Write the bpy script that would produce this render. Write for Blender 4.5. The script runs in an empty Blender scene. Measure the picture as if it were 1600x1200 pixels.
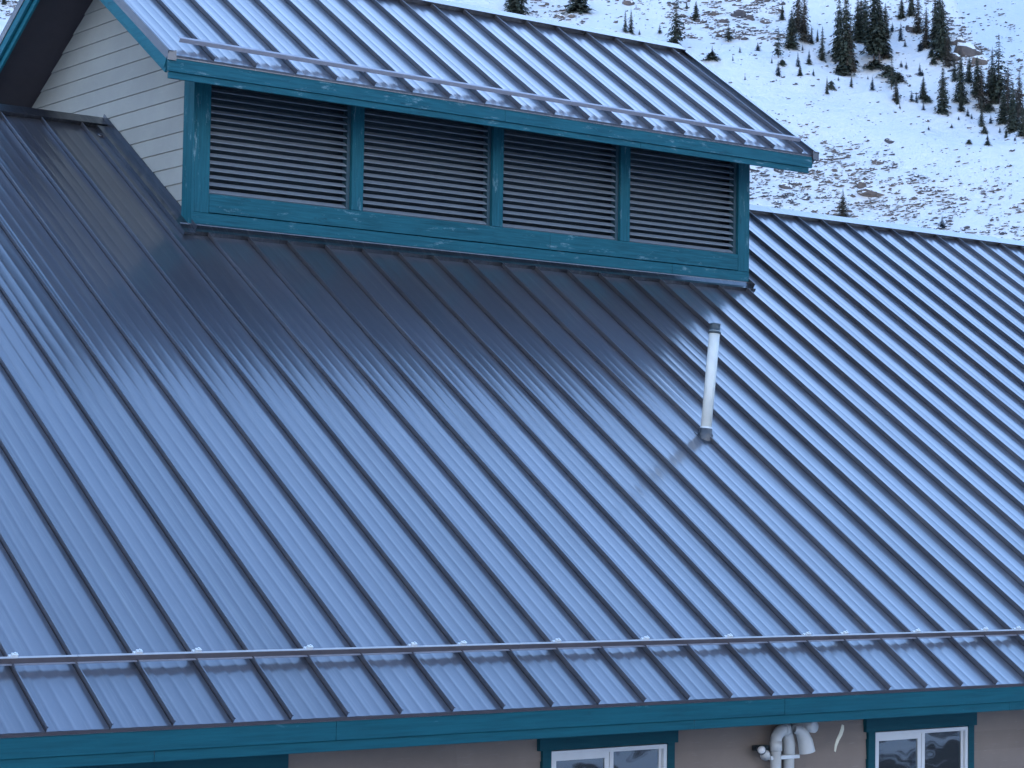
import bpy, math, random
import numpy as np
from mathutils import Matrix, Vector, noise
random.seed(7); rng = np.random.default_rng(7)
sc = bpy.context.scene
COL = sc.collection
PI = math.pi

# ------------------------------------------------------------------ camera, sky, sun, exposure
CAM = Vector((-8.457, -17.533, 1.862)); FPX = 3477.0
YAW, PITCH, ROLL = 0.6525, 0.0608, 0.0152
def cam_axes():
    f = Vector((math.sin(YAW)*math.cos(PITCH), math.cos(YAW)*math.cos(PITCH), math.sin(PITCH)))
    r = Vector((math.cos(YAW), -math.sin(YAW), 0)); u = r.cross(f)
    return (math.cos(ROLL)*r+math.sin(ROLL)*u, -math.sin(ROLL)*r+math.cos(ROLL)*u, f)
CR, CU, CF = cam_axes()
cd = bpy.data.cameras.new('camera'); cam = bpy.data.objects.new('camera', cd); COL.objects.link(cam)
cam.matrix_world = Matrix(((CR.x, CU.x, -CF.x, CAM.x), (CR.y, CU.y, -CF.y, CAM.y), (CR.z, CU.z, -CF.z, CAM.z), (0, 0, 0, 1)))
cd.sensor_width = 36; cd.lens = FPX/1600*36; cd.clip_start = 0.5; cd.clip_end = 6000
sc.camera = cam
SUN_EL, SUN_ROT = math.radians(25), math.radians(46)
w = bpy.data.worlds.new('World'); sc.world = w; w.use_nodes = True
nt = w.node_tree; nt.nodes.clear()
sky = nt.nodes.new('ShaderNodeTexSky'); sky.sky_type = 'NISHITA'; sky.sun_disc = False
sky.sun_elevation = SUN_EL; sky.sun_rotation = SUN_ROT; sky.altitude = 3000; sky.air_density = 1.0; sky.dust_density = 1.6; sky.ozone_density = 0.6
bg = nt.nodes.new('ShaderNodeBackground'); bg.inputs[1].default_value = 0.15
wo = nt.nodes.new('ShaderNodeOutputWorld'); tint = nt.nodes.new('ShaderNodeMix'); tint.data_type = 'RGBA'; tint.blend_type = 'MULTIPLY'; tint.inputs[0].default_value = 1; tint.inputs[7].default_value = (.82, .98, 1.07, 1)
nt.links.new(sky.outputs[0], tint.inputs[6]); nt.links.new(tint.outputs[2], bg.inputs[0]); nt.links.new(bg.outputs[0], wo.inputs[0])
sd = bpy.data.lights.new('sun', 'SUN'); sd.energy = 2.5; sd.angle = math.radians(0.5); sd.color = (1, .97, .93)
so = bpy.data.objects.new('sun', sd); COL.objects.link(so)
sv = Vector((math.sin(SUN_ROT)*math.cos(SUN_EL), math.cos(SUN_ROT)*math.cos(SUN_EL), math.sin(SUN_EL)))
so.rotation_euler = sv.to_track_quat('Z', 'Y').to_euler(); so.location = (0, -30, 40)
sc.view_settings.view_transform = 'Standard'; sc.view_settings.look = 'None'
sc.view_settings.gamma = 1; sc.view_settings.use_curve_mapping = False
sc.view_settings.exposure = 2.25

# ------------------------------------------------------------------ materials
def N(t, kind, **kw):
    n = t.nodes.new(kind)
    for k, v in kw.items():
        if k.startswith('i_'): n.inputs[int(k[2:])].default_value = v
        else: setattr(n, k, v)
    return n
def new_mat(name, col, rough=.6, metal=0., coat=0., spec=.5, coat_rough=.1):
    m = bpy.data.materials.new(name); m.use_nodes = True
    b = m.node_tree.nodes['Principled BSDF']
    b.inputs['Base Color'].default_value = (*col, 1); b.inputs['Roughness'].default_value = rough
    b.inputs['Metallic'].default_value = metal; b.inputs['Coat Weight'].default_value = coat
    b.inputs['Coat Roughness'].default_value = coat_rough; b.inputs['Specular IOR Level'].default_value = spec
    return m, m.node_tree, b
def coords(t, scale=(1, 1, 1), kind='Object'):
    tc = N(t, 'ShaderNodeTexCoord'); mp = N(t, 'ShaderNodeMapping'); mp.inputs['Scale'].default_value = scale
    t.links.new(tc.outputs[kind], mp.inputs[0]); return mp.outputs[0]
def wcoords(t, scale=(1, 1, 1)):
    g = N(t, 'ShaderNodeNewGeometry'); mp = N(t, 'ShaderNodeMapping'); mp.inputs['Scale'].default_value = scale
    t.links.new(g.outputs['Position'], mp.inputs[0]); return mp.outputs[0]
def noise_tex(t, vec, scale, detail=4, rough=.55):
    n = N(t, 'ShaderNodeTexNoise'); n.inputs['Scale'].default_value = scale
    n.inputs['Detail'].default_value = detail; n.inputs['Roughness'].default_value = rough
    t.links.new(vec, n.inputs['Vector']); return n.outputs['Fac']
def ramp(t, fac, stops):
    r = N(t, 'ShaderNodeValToRGB'); e = r.color_ramp.elements
    while len(e) < len(stops): e.new(.5)
    for el, (p, c) in zip(e, stops):
        el.position = p; el.color = (*c, 1) if isinstance(c, tuple) else (c, c, c, 1)
    t.links.new(fac, r.inputs[0]); return r.outputs[0]
def mixc(t, fac, a, b, mode='MIX'):
    m = N(t, 'ShaderNodeMix', data_type='RGBA', blend_type=mode)
    for sock, v in ((m.inputs[0], fac), (m.inputs[6], a), (m.inputs[7], b)):
        if hasattr(v, 'links') or hasattr(v, 'is_linked'): t.links.new(v, sock)
        elif isinstance(v, tuple): sock.default_value = (*v, 1)
        else: sock.default_value = v
    return m.outputs[2]
def bump(t, b, h, strength, dist=.02):
    bn = N(t, 'ShaderNodeBump'); bn.inputs['Strength'].default_value = strength; bn.inputs['Distance'].default_value = dist
    t.links.new(h, bn.inputs['Height']); t.links.new(bn.outputs[0], b.inputs['Normal'])

def roof_mat(name, base, rough):
    m, t, b = new_mat(name, base, rough, .85, 1., .3, .15); b.inputs['Coat IOR'].default_value = 1.8
    wp = wcoords(t)
    dust = noise_tex(t, wcoords(t, (3, .7, .7)), 1.6, 6, .65)
    fine = noise_tex(t, wp, 55, 3, .6)
    blot = noise_tex(t, wp, .55, 4, .6)
    c = mixc(t, ramp(t, dust, [(.45, 0.), (.8, .3)]), base, (.20, .195, .205))
    run = noise_tex(t, wcoords(t, (14, .5, .5)), 1.0, 6, .7)
    c = mixc(t, ramp(t, run, [(.52, 0.), (.75, .5)]), c, (.26, .25, .24))
    oi = N(t, 'ShaderNodeObjectInfo')
    r = ramp(t, oi.outputs['Random'], [(0, .85), (1, 1.12)])
    c = mixc(t, 1.0, c, r, 'MULTIPLY')
    t.links.new(c, b.inputs['Base Color'])
    rr = N(t, 'ShaderNodeMapRange'); rr.inputs[1].default_value = .3; rr.inputs[2].default_value = .75
    cr = ramp(t, noise_tex(t, wcoords(t, (5, .6, .6)), 1.3, 6, .7), [(.3, .10), (.7, .21)]); t.links.new(cr, b.inputs['Coat Roughness'])
    rr.inputs[3].default_value = rough-.03; rr.inputs[4].default_value = rough+.09
    t.links.new(blot, rr.inputs[0]); t.links.new(rr.outputs[0], b.inputs['Roughness'])
    return m
ROOF = roof_mat('dark_standing_seam_metal', (.15, .147, .165), .5)
TRIM = roof_mat('dark_metal_trim', (.07, .07, .08), .4)
def wood_mat(name, col, light, long_axis=0, wear=.55, worn=(.20, .32, .36)):
    m, t, b = new_mat(name, col, .6, 0, .0, .2)
    sc_ = [18, 18, 18]; sc_[long_axis] = 1.1
    gr = noise_tex(t, wcoords(t, tuple(sc_)), 1.6, 6, .65)
    big = noise_tex(t, wcoords(t), .9, 4, .6)
    c = mixc(t, ramp(t, gr, [(.3, 0.), (.62, 1.)]), col, light)
    c = mixc(t, ramp(t, big, [(.3, 0.), (.75, .6)]), c, light)
    s2 = [9, 9, 9]; s2[long_axis] = 2.2
    wr = noise_tex(t, wcoords(t, tuple(s2)), 1.1, 7, .75)
    c = mixc(t, ramp(t, wr, [(wear+.04, 0.), (wear+.14, .8)]), c, worn)
    dk = noise_tex(t, wcoords(t, tuple(s2)), .7, 8, .8)
    c = mixc(t, ramp(t, dk, [(.28, .85), (.40, 0.)]), c, (.006, .03, .045))
    t.links.new(c, b.inputs['Base Color']); bump(t, b, gr, .35, .006)
    return m
TEAL = wood_mat('weathered_teal_paint_along_eave', (.002, .050, .070), (.012, .112, .148), 0)
TEALV = wood_mat('weathered_teal_paint_upright', (.002, .053, .074), (.012, .112, .148), 2)
TEALY = wood_mat('weathered_teal_paint_rake', (.006, .10, .14), (.016, .145, .19), 1, .62)
TEALS = wood_mat('teal_fascia_paint', (.001, .050, .068), (.004, .086, .112), 0, .6, (.08, .2, .24))
TEALD = wood_mat('dark_teal_window_trim', (.002, .045, .065), (.004, .065, .085), 0, .66)
def siding_mat(name, a, b_):
    m, t, b = new_mat(name, a, .7, 0, 0, .3)
    g = noise_tex(t, wcoords(t, (2, 2, 25)), 2.2, 5, .6); big = noise_tex(t, wcoords(t), 1.3, 5, .65)
    c = mixc(t, ramp(t, big, [(.3, 0.), (.7, 1.)]), a, b_)
    c = mixc(t, ramp(t, g, [(.6, 0.), (.8, .25)]), c, (.5, .5, .5))
    oi = N(t, 'ShaderNodeObjectInfo'); c = mixc(t, 1.0, c, ramp(t, oi.outputs['Random'], [(0, .93), (1, 1.04)]), 'MULTIPLY')
    t.links.new(c, b.inputs['Base Color']); bump(t, b, g, .2, .004); return m
SIDE = siding_mat('grey_lap_siding', (.33, .345, .32), (.28, .295, .28))
SIDEL = siding_mat('taupe_lap_siding', (.23, .185, .155), (.195, .155, .13))
def plain(name, col, rough=.6, metal=0., coat=0., var=.15, nscale=6., bmp=.08):
    m, t, b = new_mat(name, col, rough, metal, coat)
    n = noise_tex(t, wcoords(t), nscale, 5, .6)
    c = mixc(t, ramp(t, n, [(.3, 0.), (.75, 1.)]), col, tuple(x*(1-var) for x in col))
    t.links.new(c, b.inputs['Base Color'])
    if bmp: bump(t, b, n, bmp, .005)
    return m
LOUV = plain('louver_slat_metal', (.23, .265, .30), .5, .1)
DARK = plain('interior_shade', (.02, .035, .045), .8)  # shade of unlit interiors, put into a near-black colour
SOFF = plain('soffit_brown', (.05, .042, .05), .7)
WHITE = plain('white_vinyl', (.62, .63, .64), .35, 0, .2, .08)
PVC = plain('white_pvc', (.58, .60, .60), .35, 0, .2, .18, 3.)
VENT = plain('painted_vent_pipe', (.68, .70, .66), .5, 0, .1, .2, 4.)
RUBBER = plain('rubber_boot', (.05, .06, .075), .35, 0, .4, .4, 20)
BANDM = plain('dark_band', (.04, .06, .07), .5)
STEEL = plain('bare_steel', (.72, .75, .76), .4, .2)
RAILM = plain('brown_rail_face', (.17, .15, .16), .4, .5)
RAILF = plain('rail_top_flange', (.42, .43, .45), .5)
RAILL = plain('pale_rail', (.33, .33, .38), .45, .2)
CREAM = plain('cream_plastic', (.75, .74, .6), .5)
FROST = plain('pale_lamp_glass', (.8, .8, .8), .3)
FRAMEM = plain('louver_frame_paint', (.03, .07, .09), .5)
BLIND = plain('window_blind', (.35, .37, .40), .8)
def glass_mat():
    m, t, b = new_mat('window_glass', (.02, .025, .03), .03)
    gl = N(t, 'ShaderNodeBsdfGlossy'); gl.inputs['Roughness'].default_value = .02
    tr = N(t, 'ShaderNodeBsdfTransparent'); tr.inputs[0].default_value = (.8, .85, .85, 1)
    fr = N(t, 'ShaderNodeFresnel'); fr.inputs[0].default_value = 2.7
    nz = noise_tex(t, wcoords(t), 1.3, 2, .5); bn = N(t, 'ShaderNodeBump'); bn.inputs['Strength'].default_value = .08; bn.inputs['Distance'].default_value = .1
    t.links.new(nz, bn.inputs['Height']); t.links.new(bn.outputs[0], gl.inputs['Normal'])
    mx = N(t, 'ShaderNodeMixShader'); t.links.new(fr.outputs[0], mx.inputs[0]); t.links.new(tr.outputs[0], mx.inputs[1]); t.links.new(gl.outputs[0], mx.inputs[2])
    t.links.new(mx.outputs[0], t.nodes['Material Output'].inputs[0]); return m
GLASS = glass_mat()
def snow_mat(far=False):
    m, t, b = new_mat('snow_far' if far else 'snow', (.80, .80, .79), .6, 0, 0, .3)
    wp = wcoords(t)
    big = noise_tex(t, wp, .035, 5, .6)
    st = noise_tex(t, wcoords(t, (1, 1, 2.2)), .9, 6, .72)
    st2 = noise_tex(t, wcoords(t, (1, 1, 1.8)), 2.3, 4, .6)
    m1 = ramp(t, st, [(.66, 0.), (.72, .8)]); m2 = ramp(t, big, [(.42, 0.), (.62, 1.)])
    k = mixc(t, 1., m1, m2, 'MULTIPLY')
    m3 = ramp(t, st2, [(.70, 0.), (.75, .7)]); k2 = mixc(t, 1., k, m3, 'ADD')
    c = mixc(t, k2, (.80, .80, .79), (.19, .175, .165))
    gz = N(t, 'ShaderNodeNewGeometry'); sp = N(t, 'ShaderNodeSeparateXYZ'); t.links.new(gz.outputs['Position'], sp.inputs[0])
    low = N(t, 'ShaderNodeMapRange'); low.inputs[1].default_value = 4; low.inputs[2].default_value = -1; t.links.new(sp.outputs[2], low.inputs[0])
    gr = noise_tex(t, wp, .16, 6, .7); lw = N(t, 'ShaderNodeMath', operation='MULTIPLY'); t.links.new(low.outputs[0], lw.inputs[0]); t.links.new(ramp(t, gr, [(.47, 0.), (.53, 1.)]), lw.inputs[1])
    c = mixc(t, lw.outputs[0], c, (.09, .08, .07))
    vg = noise_tex(t, wp, .12, 4, .6); c = mixc(t, ramp(t, vg, [(.45, 0.), (.75, .25)]), c, (.62, .66, .72))
    t.links.new(c, b.inputs['Base Color']); bump(t, b, noise_tex(t, wp, .7, 7, .65), .7, .8)
    return m
SNOW = snow_mat()
def rock_mat(name, a, b_, snowline=.62):
    m, t, b = new_mat(name, a, .85, 0, 0, .2)
    n = noise_tex(t, wcoords(t), 1.1, 6, .65)
    oi = noise_tex(t, wcoords(t), .11, 2, .5)
    c = mixc(t, ramp(t, n, [(.3, 0.), (.7, 1.)]), a, b_)
    c = mixc(t, ramp(t, oi, [(.45, 0.), (.6, .7)]), c, (.06, .065, .08))
    g = N(t, 'ShaderNodeNewGeometry'); s = N(t, 'ShaderNodeSeparateXYZ'); t.links.new(g.outputs['Normal'], s.inputs[0])
    ad = N(t, 'ShaderNodeMath', operation='ADD'); t.links.new(s.outputs[2], ad.inputs[0])
    mu = N(t, 'ShaderNodeMath', operation='MULTIPLY'); t.links.new(n, mu.inputs[0]); mu.inputs[1].default_value = .35; t.links.new(mu.outputs[0], ad.inputs[1])
    c = mixc(t, ramp(t, ad.outputs[0], [(snowline+.14, 0.), (snowline+.22, 1.)]), c, (.80, .80, .79))
    t.links.new(c, b.inputs['Base Color']); bump(t, b, n, .5, .1); return m
ROCK = rock_mat('talus_rock', (.19, .15, .125), (.08, .07, .07))
ROCKB = rock_mat('brown_boulder_rock', (.20, .155, .125), (.10, .085, .08), .40)
def leaf_mat(name, a, b_, tips):
    m, t, b = new_mat(name, a, .75, 0, 0, .2)
    n = noise_tex(t, wcoords(t), 2.2, 4, .6)
    c = mixc(t, ramp(t, n, [(.3, 0.), (.7, 1.)]), a, b_)
    n2 = noise_tex(t, wcoords(t), .9, 3, .6); c = mixc(t, ramp(t, n2, [(.5, 0.), (.8, .7)]), c, tips)
    t.links.new(c, b.inputs['Base Color']); return m
LEAF = leaf_mat('spruce_needles', (.034, .045, .034), (.07, .08, .055), (.11, .10, .07))
LEAFB = leaf_mat('blue_young_needles', (.02, .04, .055), (.04, .06, .08), (.06, .07, .08))
LEAFR = leaf_mat('browned_needles', (.09, .065, .05), (.055, .06, .042), (.14, .10, .08))
BARK = plain('grey_bark', (.17, .14, .125), .9, 0, 0, .4, 4)

# ------------------------------------------------------------------ mesh helpers
class MB:
    def __init__(s): s.v = []; s.f = []
    def add(s, vs, fs):
        o = len(s.v); s.v += [tuple(v) for v in vs]; s.f += [tuple(i+o for i in f) for f in fs]; return s
    def box(s, x0, x1, y0, y1, z0, z1):
        return s.add([(x0, y0, z0), (x1, y0, z0), (x1, y1, z0), (x0, y1, z0), (x0, y0, z1), (x1, y0, z1), (x1, y1, z1), (x0, y1, z1)],
                     [(0, 3, 2, 1), (4, 5, 6, 7), (0, 1, 5, 4), (1, 2, 6, 5), (2, 3, 7, 6), (3, 0, 4, 7)])
    def prism(s, poly, axis, a, b):
        """extrude closed 2-D polygon along axis (0,1,2); poly coordinates are the other two axes in order"""
        n = len(poly)
        def P(p, c):
            l = list(p); l.insert(axis, c); return l
        vs = [P(p, a) for p in poly]+[P(p, b) for p in poly]
        fs = [tuple(range(n)), tuple(range(2*n-1, n-1, -1))]+[(i, (i+1) % n+0 if False else (i+1) % n, (i+1) % n+n, i+n) for i in range(n)]
        return s.add(vs, fs)
    def tube(s, pts, rad, n=16, cap=True):
        pts = [Vector(p) for p in pts]; rads = rad if isinstance(rad, (list, tuple)) else [rad]*len(pts)
        d0 = (pts[1]-pts[0]).normalized(); up = Vector((0, 1, 0)) if abs(d0.y) < .9 else Vector((1, 0, 0))
        a = d0.cross(up).normalized(); vs = []; prev = d0
        for i, p in enumerate(pts):
            d = (pts[min(i+1, len(pts)-1)]-pts[max(i-1, 0)]).normalized()
            a = (a-d*a.dot(d)).normalized(); b = d.cross(a)
            for k in range(n): vs.append(p+(a*math.cos(2*PI*k/n)+b*math.sin(2*PI*k/n))*rads[i])
        fs = [(i*n+k, i*n+(k+1) % n, (i+1)*n+(k+1) % n, (i+1)*n+k) for i in range(len(pts)-1) for k in range(n)]
        if cap: fs += [tuple(range(n-1, -1, -1)), tuple(range((len(pts)-1)*n, len(pts)*n))]
        return s.add(vs, fs)
    def mesh(s, name, mat, smooth=False, fix=True):
        me = bpy.data.meshes.new(name); me.from_pydata(s.v, [], s.f); me.materials.append(mat)
        if fix:
            import bmesh
            bm = bmesh.new(); bm.from_mesh(me); bmesh.ops.recalc_face_normals(bm, faces=bm.faces); bm.to_mesh(me); bm.free()
        if smooth:
            for p in me.polygons: p.use_smooth = True
        me.update(); return me
WM = {}
def link(name, me, parent=None, M=None):
    M = M if M is not None else Matrix.Identity(4)
    o = bpy.data.objects.new(name, me); COL.objects.link(o)
    if parent is not None:
        o.parent = parent; o.matrix_parent_inverse = WM[parent.name].inverted()
    o.matrix_basis = M; WM[o.name] = M.copy(); return o
def thing(name, label, cat, loc=(0, 0, 0), group=None):
    o = link(name, None, None, Matrix.Translation(loc)); o.empty_display_size = .3
    return tag(o, label, cat, group)
def tag(o, label=None, cat=None, group=None, kind=None):
    for k, v in (('label', label), ('category', cat), ('group', group), ('kind', kind)):
        if v: o[k] = v
    return o
def boxpart(name, mat, parent, x0, x1, y0, y1, z0, z1, bev=.004, M=None):
    m = MB().box(x0, x1, y0, y1, z0, z1).mesh(name, mat)
    o = link(name, m, parent, M)
    if bev:
        import bmesh
        bm = bmesh.new(); bm.from_mesh(m); bmesh.ops.bevel(bm, geom=bm.edges[:], offset=bev, segments=1, affect='EDGES'); bm.to_mesh(m); bm.free()
    return o
def frame(origin, pitch):
    """local x = along eave, y = up the slope, z = off the roof"""
    c, s = math.cos(pitch), math.sin(pitch)
    return Matrix.Translation(origin) @ Matrix(((1, 0, 0, 0), (0, c, -s, 0), (0, s, c, 0), (0, 0, 0, 1)))

# ------------------------------------------------------------------ terrain
def azi(x, y):
    a = math.atan2(x-CAM.x, y-CAM.y)-YAW
    return (a+PI) % (2*PI)-PI
def crest_te(a):
    if abs(a) > 1.35: return .30
    px = 800+FPX*math.tan(a)
    if px < 1470: return min(.50, .2450+(1470-px)*.0006)
    if px < 1600: return .2450-(px-1470)*.00045
    return max(.10, .1865-(px-1600)*.00033)
def terrain(x, y):
    dx, dy = x-CAM.x, y-CAM.y; r = math.hypot(dx, dy); a = azi(x, y)
    p = Vector((x*.012, y*.012, 0)); n1 = noise.noise(p)*6 + noise.noise(p*3.1)*2.2
    n2 = noise.noise(Vector((x*.11, y*.11, 3)))*.9+noise.noise(Vector((x*.31, y*.31, 5)))*.45+noise.noise(Vector((x*.75, y*.75, 8)))*.22
    back = min(max((abs(a)-1.2)/.8, 0), 1)
    b = 180+140*back; sl = .62-.12*back
    te = crest_te(a)
    d = r-b
    rise = (math.sqrt(d*d+400)+d)/2
    z = -3.2+rise*sl
    rc = 116.7/(.62-te)+140*back
    if r > rc:
        zc = -3.2+(rc-b)*sl; z = zc-(r-rc)*.25
        if z < -3.2: z = -3.2
    f = -3.2+max(0, r-430)*.62
    f = min(f, 1.86+r*(.5+.06*math.sin(a*7)))
    env = min(max((r-120)/60, 0), 1)
    z = max(z, f)
    lim = 1.86+r*.58
    return min(z, lim)+(n1+n2)*env
def at(px, py):
    d = CF+CR*((px-800)/FPX)-CU*((py-600)/FPX); d /= math.hypot(d.x, d.y)
    r = 120.; st = 2.
    while r < 1500:
        q = CAM+d*r
        if q.z < terrain(q.x, q.y):
            lo, hi = r-st, r
            for _ in range(12):
                mi = (lo+hi)/2; q = CAM+d*mi
                if q.z < terrain(q.x, q.y): hi = mi
                else: lo = mi
            q = CAM+d*hi; return Vector((q.x, q.y, terrain(q.x, q.y))), hi
        r += st
    return None, None
az = np.concatenate([np.linspace(-PI, -.42, 60, endpoint=False), np.linspace(-.42, .36, 330, endpoint=False), np.linspace(.36, PI, 70)])
rs = np.concatenate([np.linspace(4, 170, 26, endpoint=False), np.linspace(170, 420, 170, endpoint=False), np.linspace(420, 700, 60, endpoint=False), np.geomspace(700, 2600, 30)])
V = []; F = []
for r in rs:
    for a in az[:-1]:
        x = CAM.x+r*math.sin(YAW+a); y = CAM.y+r*math.cos(YAW+a); V.append((x, y, terrain(x, y)))
na = len(az)-1
for i in range(len(rs)-1):
    for k in range(na):
        k2 = (k+1) % na; F.append((i*na+k, i*na+k2, (i+1)*na+k2, (i+1)*na+k))
V.append((CAM.x, CAM.y, -3.2)); c0 = len(V)-1
for k in range(na): F.append((c0, (k+1) % na, k))
me = bpy.data.meshes.new('terrain'); me.from_pydata(V, [], F); me.materials.append(SNOW)
for p in me.polygons: p.use_smooth = True
ter = link('terrain', me); tag(ter, 'snow covered mountainside rising behind the building', kind='structure')

# ------------------------------------------------------------------ standing seam roofing
H = .064; S = .6096
def panel_mesh(name, width, length, seed, mat, seam=True, cut=None):
    """one pan with the standing seam on its left edge; ribs, slight oil canning; profile vertices split at the corners"""
    rnd = random.Random(seed)
    ribs = [(.22, .034, .0026), (.46, .036, .0028), (.72, .034, .0024)]
    runs = []
    if seam:
        runs.append([(.010, -.002), (.007, H-.013)])
        runs.append([(.007, H-.013), (0, H-.012)])
        runs.append([(0, H-.012), (0, H-.003)])
        runs.append([(0, H-.003), (.003, H), (.011, H), (.014, H-.003)])
        runs.append([(.014, H-.003), (.014, H-.012)])
        runs.append([(.014, H-.012), (.0085, H-.013)])
        runs.append([(.0085, H-.013), (.0115, .003)])
    pan = [.0115, .025, .05]
    for c, hw, h in ribs:
        cx = c*width; pan += [cx-hw, cx-hw*.6, cx-hw*.25, cx, cx+hw*.25, cx+hw*.6, cx+hw]
    pan += [.16*width+.01, .36*width, .6*width, .86*width, width-.03, width]
    pan = sorted(set(pan))
    def hh(x):
        z = 0
        for c, hw, h in ribs:
            u = (x-c*width)/hw
            if abs(u) < 1: z += h*(.5+.5*math.cos(PI*u))
        return z
    runs.append([(x, hh(x)) for x in pan])
    ns = max(4, int(length/.4)); ph = [rnd.uniform(0, 6.28) for _ in range(6)]
    am = .0017; vs = []; fs = []
    for run in runs:
        o = len(vs); k = len(run); flat = len(run) > 8
        for j in range(ns+1):
            s = length*j/ns
            for (x, z) in run:
                dz = 0
                if flat:
                    e = math.sin(PI*min(max(x/width, 0), 1))*min(1, s/1.2, (length-s)/1.2)
                    dz = am*e*(math.sin(s*2.3+ph[0]+2*x)+.8*math.sin(s*4.7+ph[1]-3*x)+.5*math.sin(s*.9+ph[2])+.4*math.sin(x*9+ph[3]))
                    xx = x
                else: xx = x+(.0016*math.sin(s*1.7+ph[4])+.001*math.sin(s*6.1+ph[5]))*z/H
                ss = s
                if j == 0 and not flat: ss = -.012*(z/H)
                if cut: ss = min(ss, length-max(0, cut(xx)))
                vs.append((xx, ss, z+dz))
        for j in range(ns):
            for i in range(k-1): fs.append((o+j*k+i, o+j*k+i+1, o+(j+1)*k+i+1, o+(j+1)*k+i))
    # closed seam end and turned down pan lip
    if seam:
        o = len(vs); vs += [(.009, 0, 0), (.012, 0, 0), (.0085, -.008, H-.013), (.014, -.01, H-.012), (.014, -.012, H-.001), (0, -.012, H-.001), (0, -.01, H-.012), (.007, -.008, H-.013)]
        fs.append(tuple(range(o, o+8)))
    o = len(vs); vs += [(0.005, 0, 0), (width, 0, 0), (width, -.004, -.028), (0.005, -.004, -.028)]; fs.append((o, o+3, o+2, o+1))
    me = bpy.data.meshes.new(name); me.from_pydata(vs, [], fs); me.materials.append(mat)
    for p in me.polygons: p.use_smooth = True
    me.update(); return me

PM = 0.594; ym = 10.93; zm = ym*math.tan(PM); LM = ym/math.cos(PM)
MF = frame((0, 0, 0), PM)
lodge = thing('lodge', 'long lodge building with dark standing seam metal roof, teal trim and louvered roof dormer', 'building', (10, 5.5, -3.2))
full = [panel_mesh('roof_panel', S, LM, k, ROOF) for k in range(6)]
short = [panel_mesh('roof_panel', S, 9.985, 20+k, ROOF) for k in range(5)]
for n in range(-8, 53):
    cutp = 10 <= n <= 25
    me = (short[(n*7) % 5] if cutp else full[(n*5+n//3) % 6])
    jz = random.Random(n).uniform(-.0008, .0008)
    link('roof_panel', me, lodge, MF @ Matrix.Translation((S*n, 0, 0)) @ Matrix.Rotation(jz*4, 4, 'Y'))
X0, X1 = -8*S, 53*S
# hidden far slope, decking and gable ends
b = MB(); b.prism([(0, -.01), (ym, zm-.01), (2*ym, -.01), (2*ym, -.25), (ym, zm-.28), (0, -.25)], 0, X0+.02, X1-.02)
link('roof_deck', b.mesh('roof_deck', SOFF), lodge)
b = MB(); b.add([(X0, ym, zm+.012), (X1, ym, zm+.012), (X1, 2*ym+.02, 0.012), (X0, 2*ym+.02, 0.012)], [(0, 1, 2, 3)])
link('far_roof_slope', b.mesh('far_roof_slope', ROOF), lodge)
# ridge cap, two runs either side of the dormer
def cap_profile(w, h, drop):
    # (s from ridge along the near slope expressed as y,z) built in world y,z around (ym, zm)
    return None
def ridge_cap(name, xa, xb, yr, zr, pitch, parent, wdt=.17, up=.078, drop=.060):
    c, s = math.cos(pitch), math.sin(pitch)
    def near(d, h): return (yr-d*c-h*s, zr-d*s+h*c)
    def far(d, h): return (yr+d*c+h*s, zr-d*s+h*c)
    top = (yr, zr+up/c)
    poly = [near(wdt-.02, .004), near(wdt, up-.012), near(wdt+.012, up-.012), near(wdt+.012, up), top, far(wdt, up), far(wdt, .01), (yr, zr+.04)]
    m = MB().prism(poly, 0, xa, xb); return link(name, m.mesh(name, TRIM), parent)
xs = [X0-.05, -1.9, 1.15, 4.2, 5.93]
for a_, b_ in zip(xs[:-1], xs[1:]): ridge_cap('ridge_cap', a_, b_-.004, ym, zm, PM, lodge)
xs = [15.94, 18.9, 21.95, 25.0, 28.05, X1+.05]
for a_, b_ in zip(xs[:-1], xs[1:]): ridge_cap('ridge_cap', a_, b_-.004, ym, zm, PM, lodge)
# fascia at the eave
def boards(name, mat, parent, xs, y0, y1, z0, z1, gap=.004, bev=.004):
    for a_, b_ in zip(xs[:-1], xs[1:]): boxpart(name, mat, parent, a_+gap/2, b_-gap/2, y0, y1, z0, z1, bev)
boards('fascia_board', TEALS, lodge, [X0, -1.2, 2.93, 8.72, 12.86, 17.5, 22.4, 27.4, X1], -.025, .015, -.212, -.034)
boards('lower_fascia_board', TEALS, lodge, [X0, -3.0, 1.05, 7.42, 12.45, 18.3, 24.2, X1], -.004, .036, -.312, -.2125)
boxpart('drip_edge', TRIM, lodge, X0, X1, -.032, .03, -.032, -.0285, 0)
boxpart('soffit', SOFF, lodge, X0, X1, .037, .898, -.30, -.27, 0)
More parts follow.
